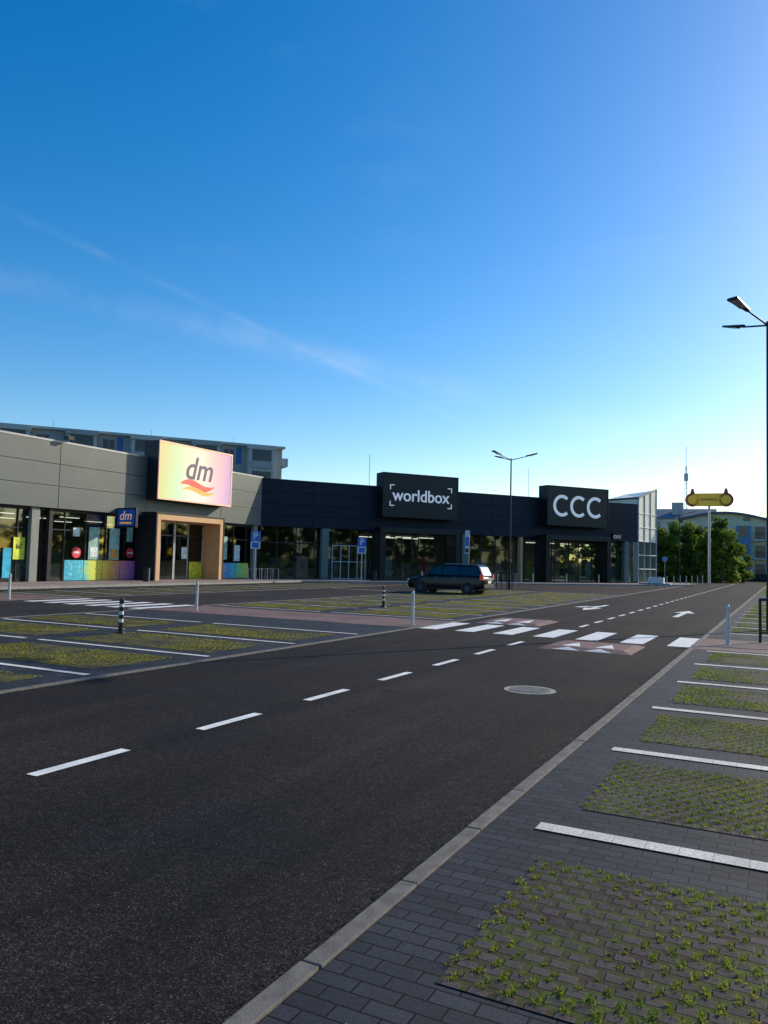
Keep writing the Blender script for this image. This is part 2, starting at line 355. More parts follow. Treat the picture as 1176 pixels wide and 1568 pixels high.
# ------------------------------------------------------------------ bollards, lamps, signs
def bollard(x,y,h=.93):
    b=MB(); b.cyl((0,0,0),(0,0,.012),.09,n=16,k='galv'); b.cyl((0,0,.012),(0,0,h-.03),.042,n=16,k='postw'); b.cyl((0,0,h-.03),(0,0,h),.042,.02,n=16,k='postw')
    b.cyl((0,0,h-.16),(0,0,h-.12),.044,n=16,k='galv')
    b.obj('bollard',loc=(x,y,.01),rot=(random.uniform(-.015,.015),random.uniform(-.015,.015),0))
for p in ((-9.1,19.5),(-16.8,19.6),(-25.0,19.0),(-1.2,19.9)): bollard(*p)
def flex(x,y):
    b=MB(); b.cyl((0,0,0),(0,0,.04),.12,.09,n=16,k='black'); z=.04
    for i,(hh,k) in enumerate(((.20,'black'),(.08,'whiteplain'),(.09,'black'),(.08,'whiteplain'),(.09,'black'),(.07,'whiteplain'),(.09,'black'))):
        r=.052 if k=='black' else .050
        b.cyl((0,0,z),(0,0,z+hh),r,n=16,k=k); z+=hh
    b.cyl((0,0,z),(0,0,z+.03),.052,.03,n=16,k='black')
    b.obj('striped_bollard',loc=(x,y,.01))
flex(-13.1,12.8); flex(-13.4,26.1)
def lamp(x,y,H,angs,name='street_lamp'):
    e=empty(name,(x,y,0)); b=MB()
    b.cyl((0,0,0),(0,0,.03),.2,n=16,k='dgrey'); b.cyl((0,0,.03),(0,0,1.2),.085,.08,n=16,k='dgrey')
    b.cyl((0,0,1.2),(0,0,H),.07,.045,n=16,k='dgrey'); b.obj('pole',e)
    for a in angs:
        b=MB()
        b.cyl((0,0,H-.12),(1.05,0,H+.13),.030,.028,n=10,k='dgrey')
        xa,xb,xm=.98,1.78,1.25; za,zb=H+.10,H+.34
        b.hexa([(xa,-.06,za),(xb,-.17,zb-.03),(xb,.17,zb-.03),(xa,.06,za),(xa,-.05,za+.09),(xb,-.16,zb+.03),(xb,.16,zb+.03),(xa,.05,za+.09)],'dgrey')
        b.hexa([(xm,-.09,za+.04),(xb-.08,-.13,zb-.06),(xb-.08,.13,zb-.06),(xm,.09,za+.04),(xm,-.09,za+.07),(xb-.08,-.13,zb-.02),(xb-.08,.13,zb-.02),(xm,.09,za+.07)],'galv')
        b.obj('arm_and_head',e,bevel=.01,rot=(0,0,math.radians(a)))
    return e
lamp(-.42,25.4,9.15,(240,133,10))
lamp(-16.8,51.5,9.0,(245,145,15))
def psign(x,y,H,face=math.radians(28)):
    e=empty('parking_sign',(x,y,0),face); b=MB(); b.cyl((0,0,0),(0,0,H),.03,n=10,k='galv'); b.obj('post',e)
    b=MB(); b.box(-.32,.32,-.05,-.035,H-.66,H-.02,'signblue'); b.box(-.32,.32,-.035,-.03,H-.66,H-.02,'galv'); b.box(-.32,.32,-.05,-.035,H-1.2,H-.70,'whiteplain'); b.box(-.22,.22,-.054,-.05,H-1.13,H-.77,'signblue'); b.obj('panels',e)
    text('P',.66,'whiteplain',e,(0,-.058,H-.35),ext=.003,off=.015)
psign(-31.8,42.8,3.5); psign(-28,50.8,3.4)
e=empty('pylon_sign',(-21.6,56.2,0),math.radians(20)); b=MB(); b.cyl((0,0,0),(0,0,4.2),.04,n=10,k='galv'); b.obj('post',e)
b=MB(); b.box(-.3,.02,-.06,-.03,2.4,4.2,'whiteplain'); b.box(-.27,-.01,-.064,-.06,3.0,3.7,'signblue'); b.box(-.27,-.01,-.064,-.06,2.5,2.8,'black'); b.obj('panel',e)
e=empty('pedestrian_railing',(-.55,21.1,0),math.radians(8)); b=MB()
for x in (0,1.5,3.0): b.cyl((x,0,0),(x,0,1.05),.035,n=10,k='black')
b.cyl((-.02,0,1.05),(3.02,0,1.05),.035,n=10,k='black'); b.cyl((0,0,.25),(3,0,.25),.02,n=8,k='black')
for i in range(1,20):
    if i%10: b.cyl((i*.15,0,.25),(i*.15,0,1.05),.012,n=6,k='black')
b.obj('bars',e)

# ------------------------------------------------------------------ retail building, grey wing
def shopfit(b,x0,x1,depth,fk,rng_):
    b.box(x0,x1,.5,depth,.0,.05,'infloor'); b.box(x0,x1,depth,depth+.1,.05,4.2,'inwall')
    x=x0+.8
    while x<x1-1:
        y=rng_.uniform(2.0,depth-2.5)
        b.box(x,x+rng_.uniform(.5,1.8),y,y+.5,.05,rng_.uniform(1.2,2.1),'stock'); x+=rng_.uniform(1.0,2.4)
eL=empty('retail_building',(-36.6,0,0),math.pi/2)
b=MB(); b.box(8,49.8,.06,24,4.2,7.95,'dgrey'); b.box(7.9,49.9,-.06,.3,7.95,8.06,'coping'); b.box(8,49.8,.3,24,7.95,8.0,'roof')
b.box(8,49.75,.3,.6,4.05,4.2,'dgrey'); b.obj('roof_and_fascia_core',eL)
b=MB()
xs=[8,15.6,22.4,30.6,37.4,44.9,49.8]
for i in range(len(xs)-1):
    zz=[4.2,5.47,6.72,7.95]
    for j in range(3): b.box(xs[i]+.015,xs[i+1]-.015,-.04,.055,zz[j]+.012,zz[j+1]-.012,'panel')
b.obj('facade_panels',eL,bevel=.01)
r_=random.Random(3)
b=MB(); shopfit(b,8,49.7,11,'x',r_); b.obj('interior',eL)
b=MB(); b.sheet(8,49.7,.62,11,4.0,'inwall')
for i in range(9):
    for yy_ in (2.5,5.5,8.5): b.box(10+i*4.6,11.4+i*4.6,yy_,yy_+.14,3.86,3.9,'winlamp')
b.obj('ceiling_and_lights',eL)
b=MB(); b.box(8,37.2,.5,.52,.12,4.05,'glass'); b.box(43.7,49.8,.5,.52,.12,4.05,'glass'); b.obj('glazing',eL)
b=MB(); b.box(8,49.8,.44,.58,0,.12,'frame'); b.box(8,49.8,.45,.57,3.0,3.07,'frame')
x=8.3
while x<49.8:
    if not 37<x<44: b.box(x-.03,x+.03,.43,.499,.12,4.05,'frame')
    x+=1.55
b.obj('mullions',eL)
b=MB()
for xc in (12.0,29.3,21,49.4): b.box(xc-.25,xc+.25,.12,.40,0,4.2,'pillar')
b.box(30.2,30.45,.12,.4,0,4.2,'dgrey')
b.obj('pillars',eL,bevel=.01)
cols=[('p_cyan',(.02,.42,.60)),('p_teal',(.05,.55,.45)),('p_yel',(.85,.65,.03)),('p_or',(.85,.32,.05)),('p_mag',(.70,.06,.32)),('p_pur',(.30,.14,.52)),('p_red',(.75,.04,.06)),('p_lime',(.70,.78,.05)),('p_white',(.65,.72,.65)),('p_pink',(.85,.45,.45)),('p_green',(.30,.50,.40))]
for n_,c_ in cols: M[n_]=simple(n_,c_,.5,var=.35,scale=3.5)
b=MB()
for i in range(4): b.box(31.62+i*1.42,31.62+i*1.42+1.38,.405,.425,.12,1.30,'strip1')
for i in range(3): b.box(44.2+i*1.6,44.2+i*1.6+1.55,.405,.425,.12,1.25,'strip2')
for (xa,xb,za,zb,k) in ((28.2,28.9,1.3,2.5,'p_lime'),(33.3,34.1,1.35,3.3,'p_green'),(33.4,34.0,1.5,2.1,'p_white'),(34.9,35.7,1.35,3.3,'p_green'),(35.0,35.6,1.45,2.0,'p_or'),(26.5,27.0,2.6,3.3,'p_white'),(24.5,26.0,.2,1.0,'p_yel'),(26.2,27.3,.2,1.5,'p_pur'),(27.6,28.1,.3,1.9,'p_cyan'),(22,23.5,.2,1.2,'p_or'),(32.1,32.6,2.7,3.2,'p_white'),(36.3,36.8,2.5,3.5,'p_green'),(47.1,47.8,1.4,2.6,'p_white'),(45.8,46.3,1.5,3.2,'p_green')):
    dy=.0 if k!='p_white' and k!='p_or' else -.02
    b.box(xa,xb,.385+dy,.40+dy,za,zb,k)
for (xc,zc) in ((32.4,1.75),(36.6,1.8),(44.6,1.8)): b.cyl((xc,.36,zc),(xc,.38,zc),.33,n=24,k='p_red'); b.box(xc-.2,xc+.2,.352,.358,zc-.05,zc+.06,'p_white')
b.obj('window_posters',eL)
text('60',.42,'black',eL,(28.55,.37,2.0),ext=.004)
b=MB(); X0,X1=37.2,43.7
b.box(X0-.12,X0,-1.3,.45,0,4.45,'dgrey'); b.box(X1,X1+.12,-1.3,.45,0,4.45,'dgrey'); b.box(X0,X1,-1.3,.45,4.33,4.45,'dgrey')
b.box(X0,X0+.32,-1.28,.43,0,4.33,'wood'); b.box(X1-.32,X1,-1.28,.43,0,4.33,'wood'); b.box(X0+.32,X1-.32,-1.28,.43,3.98,4.33,'wood')
b.box(X0+.32,X1-.32,.2,.26,3.0,3.1,'frame')
for x in (X0+.35,X0+1.9,X0+3.2,X0+3.3,X0+4.6,X1-.38): b.box(x-.035,x+.035,.2,.26,0,3.98,'wframe')
b.box(X0+.32,X1-.32,.2,.26,3.9,3.98,'wframe')
b.obj('entrance_portal',eL,bevel=.008)
b=MB(); b.box(X0+.34,X1-.34,.225,.235,.02,3.9,'glass'); b.obj('entrance_glass',eL)
b=MB(); b.box(X0+.4,X0+.9,.05,.15,.02,1.2,'p_cyan'); b.box(X0+1.0,X0+1.5,.05,.15,.02,1.0,'p_mag'); b.box(X0+3.9,X0+4.4,.1,.15,1.5,2.3,'p_white'); b.box(X0+4.7,X1-.5,.1,.15,.02,1.3,'p_yel'); b.obj('entrance_stands',eL)
m,nt,bb=newmat('lightbox_face'); t=N(nt,"ShaderNodeTexCoord"); sp=N(nt,"ShaderNodeSeparateXYZ"); nt.links.new(t.outputs["Object"],sp.inputs[0])
mr=N(nt,"ShaderNodeMapRange"); mr.inputs[1].default_value=37.5; mr.inputs[2].default_value=44.7; nt.links.new(sp.outputs[0],mr.inputs[0])
c=ramp(nt,mr.outputs[0],[(0,(.66,.66,.16)),(.25,(.60,.88,.52)),(.5,(1.0,.97,.78)),(.75,(.98,.56,.60)),(1,(.50,.28,.66))])
mr2=N(nt,"ShaderNodeMapRange"); mr2.inputs[1].default_value=5.4; mr2.inputs[2].default_value=9.1; nt.links.new(sp.outputs[2],mr2.inputs[0])
c2=ramp(nt,mr2.outputs[0],[(0,(1,1,.95)),(1,(1.0,.84,.66))]); c=mix(nt,c,c2,1.0,'MULTIPLY')
nt.links.new(c,bb.inputs["Emission Color"]); bb.inputs["Emission Strength"].default_value=.95; bb.inputs["Base Color"].default_value=(.12,.12,.12,1); M['lbox']=m
b=MB(); b.box(37.4,44.8,-.95,.3,5.3,9.1,'dgrey'); b.obj('sign_box',eL,bevel=.02)
b=MB(); b.box(37.5,44.7,-1.0,-.955,5.4,9.0,'lbox')
M['peach']=emis('lightbox_rim',(.85,.50,.33),.35)
for q in ((37.4,37.5,5.3,9.1),(44.7,44.8,5.3,9.1),(37.5,44.7,5.3,5.4),(37.5,44.7,9.0,9.1)): b.box(q[0],q[1],-1.03,-.955,q[2],q[3],'peach')
b.obj('sign_face',eL)
M['logo']=simple('logo_purple',(.13,.07,.16),.5,var=.02)
M['swr']=emis('swoosh_red',(.75,.10,.06),.3); M['swo']=emis('swoosh_orange',(.85,.42,.08),.3)
text('dm',2.2,'logo',eL,(41.2,-1.02,7.55),shear=.25,ext=.012,off=.02)
def swoosh(par,x0,x1,z,th,amp,k,y=-1.02,name='swoosh'):
    b=MB(); n=24; P=[]
    for i in range(n+1):
        t_=i/n; x=x0+(x1-x0)*t_; zc=z+amp*math.sin(t_*2*math.pi+.3); w=th*math.sin(math.pi*min(1,max(0,t_*.9+.08)))
        P.append((x,zc-w,zc+w))
    for i in range(n): a_,c_=P[i],P[i+1]; b.poly([(a_[0],y,a_[1]),(c_[0],y,c_[1]),(c_[0],y,c_[2]),(a_[0],y,a_[2])],k)
    b.obj(name,par)
swoosh(eL,39.5,42.9,6.48,.26,.18,'swr'); swoosh(eL,39.7,43.0,6.12,.16,.14,'swo',y=-1.024)
b=MB(); b.box(34.95,35.15,-1.65,-.06,3.35,4.55,'dgrey'); b.box(34.92,34.95,-1.55,-.16,3.45,4.45,'signblue'); b.obj('blade_sign',eL,bevel=.01)
text('dm',.8,'peach',eL,(34.9,-.85,4.05),rot=(math.pi/2,0,math.pi/2*-1),shear=.2,ext=.005)
b=MB(); b.box(34.9,34.918,-1.35,-.4,3.56,3.68,'swo'); b.obj('blade_stripe',eL)
b=MB(); b.cyl((31,-.1,8.06),(31,-.1,8.2),.03,n=8,k='dgrey'); b.box(30.7,31.1,-.5,-.1,8.15,8.35,'dgrey'); b.obj('roof_camera',eL)

# ------------------------------------------------------------------ retail building, dark wing
RZ=math.atan2(.799,.602)
eD=empty('retail_building_dark_wing',(-36.6,49.8,0),RZ)
b=MB(); b.box(0,39,.06,22,4.2,7.9,'navy'); b.box(-.0,39,-.05,.3,7.9,7.98,'dgrey'); b.box(.3,38.9,.3,22,7.9,7.93,'roof'); b.obj('roof_and_fascia_core',eD)
b=MB(); n=9
for i in range(n):
    xa=39*i/n; xb=39*(i+1)/n
    for j,(za,zb) in enumerate(((4.2,5.1),(5.1,6.0),(6.0,6.95),(6.95,7.9))): b.box(xa+.012,xb-.012,-.035,.055,za+.012,zb-.012,'navy')
b.obj('facade_panels',eD,bevel=.008)
b=MB(); shopfit(b,.6,38.9,12,'x',r_); b.obj('interior',eD)
b=MB(); b.sheet(.6,38.9,.62,12,4.0,'inwall')
for i in range(3): b.box(11+i*2.2,12.6+i*2.2,2.5,2.65,3.8,3.86,'winlamp'); b.box(11+i*2.2,12.6+i*2.2,5.5,5.65,3.8,3.86,'winlamp')
for i in range(3): b.box(28+i*2.1,29.3+i*2.1,3.5,3.62,3.8,3.86,'winlamp')
b.obj('ceiling_and_lights',eD)
b=MB(); b.box(.2,39,.6,.62,.12,4.2,'glass'); b.obj('glazing',eD)
b=MB(); b.box(.2,39,.55,.66,0,.12,'frame'); b.box(.2,39,.56,.65,2.9,2.98,'frame')
x=1.6
while x<39: b.box(x-.03,x+.03,.54,.599,.12,4.2,'frame'); x+=1.6
for i in range(5): b.box(6.3+i*.75,6.36+i*.75,.42,.50,.1,2.9,'wframe')
for z in (.1,1.5,2.84): b.box(6.3,9.36,.43,.49,z,z+.06,'wframe')
b.obj('mullions',eD)
b=MB()
for xc,k in ((5.5,'teal'),(18.8,'teal'),(24.9,'wood'),(37.6,'teal')): b.box(xc-.3 if k!='wood' else xc-.15,xc+.3 if k!='wood' else xc+.15,-.02,.4,0,4.2,k)
for (xa,xb,za,zb,k) in ((2.2,2.7,1.2,2.2,'p_or'),(3.2,4.3,.2,1.9,'p_pink'),(14.9,15.6,.8,2.2,'p_red'),(11.2,11.9,.4,2.0,'p_white'),(20.6,21.4,.5,2.2,'p_cyan'),(22.4,23.1,.5,2.1,'p_pink'),(33,33.8,.4,2.1,'p_white'),(35.2,36,.4,2.2,'p_white'),(26,26.6,.4,2.0,'p_yel')): b.box(xa,xb,.64,.66,za,zb,k)
b.obj('pillars_and_posters',eD)
for (xa,xb) in ((10.1,17.4),(27.0,34.3)):
    b=MB()
    b.box(xa-.2,xa+.25,-1.2,.5,0,4.5,'black'); b.box(xb-.25,xb+.2,-1.2,.5,0,4.5,'black'); b.box(xa+.25,xb-.25,-1.2,.5,4.05,4.5,'black')
    for x in (xa+1.8,xa+3.4,xa+3.5,xa+5.1): b.box(x-.03,x+.03,.1,.16,0,4.05,'frame')
    b.obj('entrance_portal',eD,bevel=.01)
    b=MB(); b.box(xa,xb,-1.0,.3,5.35,9.1,'black')
    for q in ((xa,xb,5.35,5.43),(xa,xb,9.02,9.1),(xa,xa+.08,5.43,9.02),(xb-.08,xb,5.43,9.02)): b.box(q[0],q[1],-1.03,-1.001,q[2],q[3],'dgrey')
    b.obj('sign_box',eD,bevel=.01)
text('worldbox',1.42,'lettw',eD,(13.75,-1.02,7.2),ext=.02,off=.012,sx=.98)
b=MB()
for (x,z,sx_,sz_) in ((10.75,8.1,1,-1),(10.75,6.3,1,1),(16.75,8.1,-1,-1),(16.75,6.3,-1,1)):
    b.box(*sorted((x,x+sx_*.42)),-1.04,-1.005,*sorted((z,z+sz_*.08)),'lettw'); b.box(*sorted((x,x+sx_*.08)),-1.04,-1.005,*sorted((z+sz_*.08,z+sz_*.42)),'lettw')
b.obj('sign_brackets',eD)
def cring(par,xc,zc,r,th,k,y,a0=48,nm='sign_letter'):
    b=MB(); n=28
    for i in range(n):
        a=math.radians(a0+(360-2*a0)*i/n); c=math.radians(a0+(360-2*a0)*(i+1)/n)
        q=[(xc+math.cos(t_)*rr,y,zc+math.sin(t_)*rr) for t_,rr in ((a,r),(c,r),(c,r-th),(a,r-th))]
        b.poly(q,k)
        q2=[(p[0],y+.03,p[2]) for p in q]; b.poly([q[0],q[1],q2[1],q2[0]],k); b.poly([q[3],q[2],q2[2],q2[3]],k)
    b.obj(nm,par)
for i in range(3): cring(eD,28.7+i*1.98,7.25,1.02,.30,'lettw',-1.04)
b=MB(); b.box(35.6,36.8,-.2,-.06,4.25,5.0,'black'); b.obj('small_sign',eD)
for i in range(3): cring(eD,35.86+i*.33,4.62,.14,.05,'lettw',-.21,nm='small_letter')
b=MB()
for (x,y,h) in ((10.2,2,3.0),(27.8,3,3.2),(13.5,6,1.8),(37,5,1.5)): b.cyl((x,y,7.9),(x,y,7.9+h),.02,n=6,k='dgrey')
for (x,y,w) in ((20,5,1.6),(22.5,6,1.2),(25.5,5,1.4)): b.box(x,x+w,y,y+1.2,7.93,8.5,'coping')
b.obj('roof_units',eD)
e=empty('glass_corner_pavilion',(0,0,0))
Cc=(-13.1,81.0);Dd=(-12.0,85.4);Ee=(-16,90)
b=MB()
b.poly([(*Cc,4.3),(*Dd,4.3),(*Dd,9.8),(*Cc,8.6)],'plate'); b.poly([(*Dd,0),(*Ee,0),(*Ee,9.8),(*Dd,9.8)],'plate')
Bp=(-36.6+.602*34.4,49.8+.799*34.4)
b.poly([(Bp[0]-.2,Bp[1]+.4,7.95),(Cc[0],Cc[1]+.05,7.95),(Cc[0],Cc[1]+.05,8.6),(Bp[0]-.2,Bp[1]+.4,8.1)],'plate')
b.poly([(*Cc,8.6),(*Dd,9.8),(*Ee,9.8),(Bp[0]-.2,Bp[1]+.4,8.1)],'plate')
b.obj('cladding',e)
b=MB(); b.poly([(*Cc,.1),(*Dd,.1),(*Dd,4.28),(*Cc,4.28)],'glass'); b.obj('glazing',e)
b=MB()
for t_ in (0,.33,.66,1):
    x=Cc[0]+(Dd[0]-Cc[0])*t_+.03; y=Cc[1]+(Dd[1]-Cc[1])*t_; b.cyl((x,y,0),(x,y,8.6+1.2*t_),.06,n=6,k='wframe')
for z in (0.1,1.5,2.9,4.3,5.7,7.1): b.cyl((Cc[0]+.03,Cc[1],z),(Dd[0]+.03,Dd[1],z),.045,n=6,k='wframe')
b.cyl((Bp[0]-.2,Bp[1]+.35,8.15),(Cc[0]+.03,Cc[1],8.65),.09,n=6,k='dgrey'); b.cyl((Cc[0]+.03,Cc[1],8.65),(Dd[0]+.03,Dd[1],9.85),.09,n=6,k='dgrey')
b.obj('mullions',e)

b=MB()
A=Vector((-36.6,49.8)); u=Vector((.602,.799)); nn=Vector((.799,-.602)); W=5.0
def up(s,w): p=A+u*s+nn*w; return (p.x,p.y)
s_=(W-W*nn.x)/u.x; cx,cy=up(s_,W)
poly=[(-36.7,-5),(-36.6+W,-5),(cx,cy),up(41,W),(Cc[0]+3.2,Cc[1]+1.5),(-9.0,88),(-14,92),up(39,-3),(-36.7,50.2)]
n0=len(poly); b.poly([(x,y,.10) for x,y in poly],'plaza')
for i in range(n0):
    a_,c_=poly[i],poly[(i+1)%n0]; b.poly([(a_[0],a_[1],.0),(c_[0],c_[1],.0),(c_[0],c_[1],.10),(a_[0],a_[1],.10)],'kerb')
b.obj('sidewalk')
kb=MB()
def kl(p,q):
    p=Vector((*p,0));q=Vector((*q,0));d=q-p;L=d.length;n=int(L);d.normalize();pn=Vector((d.y,-d.x,0))
    for i in range(n):
        a_=p+d*(i*L/n);c_=p+d*((i+1)*L/n-.01)
        v=[a_,c_,c_+pn*.15,a_+pn*.15]; kb.hexa([(w.x,w.y,0.0) for w in v]+[(w.x,w.y,.115) for w in v],'conc')
for i in range(1,5): kl(poly[i],poly[i+1])
kb.obj('kerb')
for i in range(7):
    p=up(12+i*3.6,4.6); b=MB(); b.cyl((0,0,.0),(0,0,.85),.045,n=10,k='galv'); b.obj('bollard',loc=(p[0],p[1],.10))
def rack(x,y,az):
    e=empty('bicycle_rack',(x,y,.1),az); b=MB()
    for i in range(5):
        xx=i*.7; b.cyl((xx,0,0),(xx,0,.8),.025,n=8,k='galv'); b.cyl((xx,.7,0),(xx,.7,.8),.025,n=8,k='galv'); b.cyl((xx,-.02,.8),(xx,.72,.8),.025,n=8,k='galv')
    b.obj('hoops',e)
rack(*up(20,3),RZ); rack(-33.9,45.8,math.pi/2)
def bin_(x,y):
    b=MB(); b.cyl((0,0,0),(0,0,.75),.2,.22,n=14,k='dgrey'); b.cyl((0,0,.78),(0,0,.82),.24,.2,n=14,k='dgrey'); b.cyl((.2,0,0),(.2,0,.8),.02,n=6,k='galv'); b.obj('litter_bin',loc=(x,y,.1))
bin_(*up(9,2)); bin_(-34.5,35.6)
e=empty('trolley_barrier',(-17.3,50.3,0),math.radians(10)); b=MB()
for i in range(4): b.cyl((i*.35,0,0),(i*.35,0,1.1),.03,n=8,k='black')
b.cyl((0,0,1.1),(1.05,0,1.1),.03,n=8,k='black'); b.cyl((0,0,.6),(1.05,0,.6),.02,n=8,k='black'); b.obj('bars',e)
for i in range(9): b=MB(); b.cyl((0,0,0),(0,0,1.0),.04,n=8,k='postw'); b.obj('bollard',loc=(-9.6+.25*i,66+i*2.6,0.0))
b=MB(); b.box(-11.6,-10.2,77.5,78.2,.1,.75,'whiteplain'); b.box(-12.4,-9.6,77.2,79.4,.1,.22,'conc'); b.obj('planter_bench',bevel=.02)

# ------------------------------------------------------------------ black estate car
e=empty('parked_car',(-16.85,40.95,0),math.pi)
def loft(st,k,name,par):
    b=MB(); rings=[]
    for (x,z0,z1,w,tw) in st:
        zm=z0+(z1-z0)*.45
        r=[(x,-w*.86,z0),(x,-w,z0+.12),(x,-w*1.0,zm),(x,-w*.985,z1-.08),(x,-tw,z1),(x,tw,z1),(x,w*.985,z1-.08),(x,w,zm),(x,w,z0+.12),(x,w*.86,z0)]
        rings.append(len(b.v)); b.v+=r
    for a in range(len(st)-1):
        for i in range(10):
            j=(i+1)%10; b.f.append((rings[a]+i,rings[a]+j,rings[a+1]+j,rings[a+1]+i)); b.m.append(b.mi(k))
    b.f.append(tuple(rings[0]+i for i in reversed(range(10)))); b.m.append(0); b.f.append(tuple(rings[-1]+i for i in range(10))); b.m.append(0)
    o=b.obj(name,par,smooth=True)
    mod=o.modifiers.new("b","BEVEL"); mod.width=.02; mod.segments=2; mod.limit_method='ANGLE'; mod.angle_limit=math.radians(35)
    return o
loft([(-2.32,.42,.86,.74,.70),(-2.25,.30,.98,.85,.78),(-1.9,.26,1.02,.90,.80),(-1.0,.22,1.02,.91,.82),(.2,.21,1.0,.915,.82),(1.1,.22,.99,.91,.80),(1.5,.22,.95,.90,.76),(2.0,.25,.86,.86,.68),(2.25,.30,.74,.78,.6),(2.33,.40,.62,.62,.5)],'carp','body',e)
def trap(b,bot,top,z0,z1,k):
    (bx0,bx1,bw),(tx0,tx1,tw)=bot,top
    b.hexa([(bx0,-bw,z0),(bx1,-bw,z0),(bx1,bw,z0),(bx0,bw,z0),(tx0,-tw,z1),(tx1,-tw,z1),(tx1,tw,z1),(tx0,tw,z1)],k)
b=MB(); trap(b,(-2.24,1.30,.84),(-1.98,.42,.68),.99,1.56,'carp'); b.obj('greenhouse',e,bevel=.06)
b=MB(); trap(b,(-1.97,.40,.66),(-1.8,.15,.58),1.555,1.62,'carp'); b.obj('roof',e,bevel=.02)
b=MB()
def wside(x0,x1,x2,x3,s):
    f=lambda z:(.84-(z-.99)/.57*.16)+.012
    z0,z1=1.04,1.50; b.poly([(x0,s*f(z0),z0),(x1,s*f(z0),z0),(x2,s*f(z1),z1),(x3,s*f(z1),z1)],'carglass'); b.poly([(x0,s*(f(z0)-.004),z0),(x1,s*(f(z0)-.004),z0),(x2,s*(f(z1)-.004),z1),(x3,s*(f(z1)-.004),z1)],'black')
for s in (-1,1):
    wside(.16,1.08,.42,.14,s); wside(-.86,.08,.06,-.84,s); wside(-2.05,-.96,-.93,-1.88,s)
b.poly([(1.27,-.74,1.03),(1.27,.74,1.03),(.50,.62,1.53),(.50,-.62,1.53)],'carglass')
b.poly([(-2.245,-.70,1.05),(-2.245,.70,1.05),(-2.03,.60,1.50),(-2.03,-.60,1.50)],'carglass')
b.obj('windows',e)
b=MB()
for s in (-1,1):
    for x in (-1.42,1.40):
        b.cyl((x,s*.70,.32),(x,s*.922,.32),.375,n=28,k='black')
        b.cyl((x,s*.74,.315),(x,s*.935,.315),.315,n=28,k='tyre'); b.cyl((x,s*.935,.315),(x,s*.945,.315),.205,.19,n=20,k='dgrey')
        for a in range(5):
            t_=a*1.2566; b.cyl((x+.05*math.cos(t_),s*.95,.315+.05*math.sin(t_)),(x+.19*math.cos(t_),s*.95,.315+.19*math.sin(t_)),.022,n=6,k='alloy')
b.obj('wheels',e)
b=MB()
for s in (-1,1):
    b.box(-2.30,-2.10,*sorted((s*.72,s*.885)),.80,1.10,'tail'); b.cyl((-1.75,s*.60,1.66),(.1,s*.60,1.66),.018,n=6,k='alloy')
    b.box(.85,1.02,*sorted((s*.90,s*1.07)),1.0,1.14,'carp'); b.box(2.1,2.3,*sorted((s*.5,s*.76)),.62,.74,'whiteplain')
    for x in (-.75,.35): b.box(x,x+.2,*sorted((s*.912,s*.93)),.86,.89,'alloy')
b.box(-2.37,-2.33,-.26,.26,.62,.74,'whiteplain'); b.box(-2.36,-2.2,-.8,.8,.36,.56,'dgrey'); b.box(-2.1,2.1,-.925,.925,.24,.30,'black')
b.obj('trim',e,bevel=.015)

# ------------------------------------------------------------------ trees
def leafmat(name,a,b_,c_):
    m,nt,b=newmat(name); at=N(nt,"ShaderNodeAttribute",attribute_name="tint"); c=ramp(nt,at.outputs["Fac"],[(0,a),(.5,b_),(1,c_)])
    nt.links.new(c,b.inputs["Base Color"]); b.inputs["Roughness"].default_value=.6; b.inputs["Specular IOR Level"].default_value=.2
    tr=N(nt,"ShaderNodeBsdfTranslucent"); nt.links.new(c,tr.inputs[0]); ms=N(nt,"ShaderNodeMixShader"); ms.inputs[0].default_value=.5
    nt.links.new(b.outputs[0],ms.inputs[1]); nt.links.new(tr.outputs[0],ms.inputs[2]); nt.links.new(ms.outputs[0],nt.nodes["Material Output"].inputs[0]); return m
M['leaf']=leafmat('foliage',(.04,.09,.014),(.12,.20,.025),(.24,.31,.05)); M['bark']=simple('bark',(.09,.07,.05),.9,var=.3,scale=6)
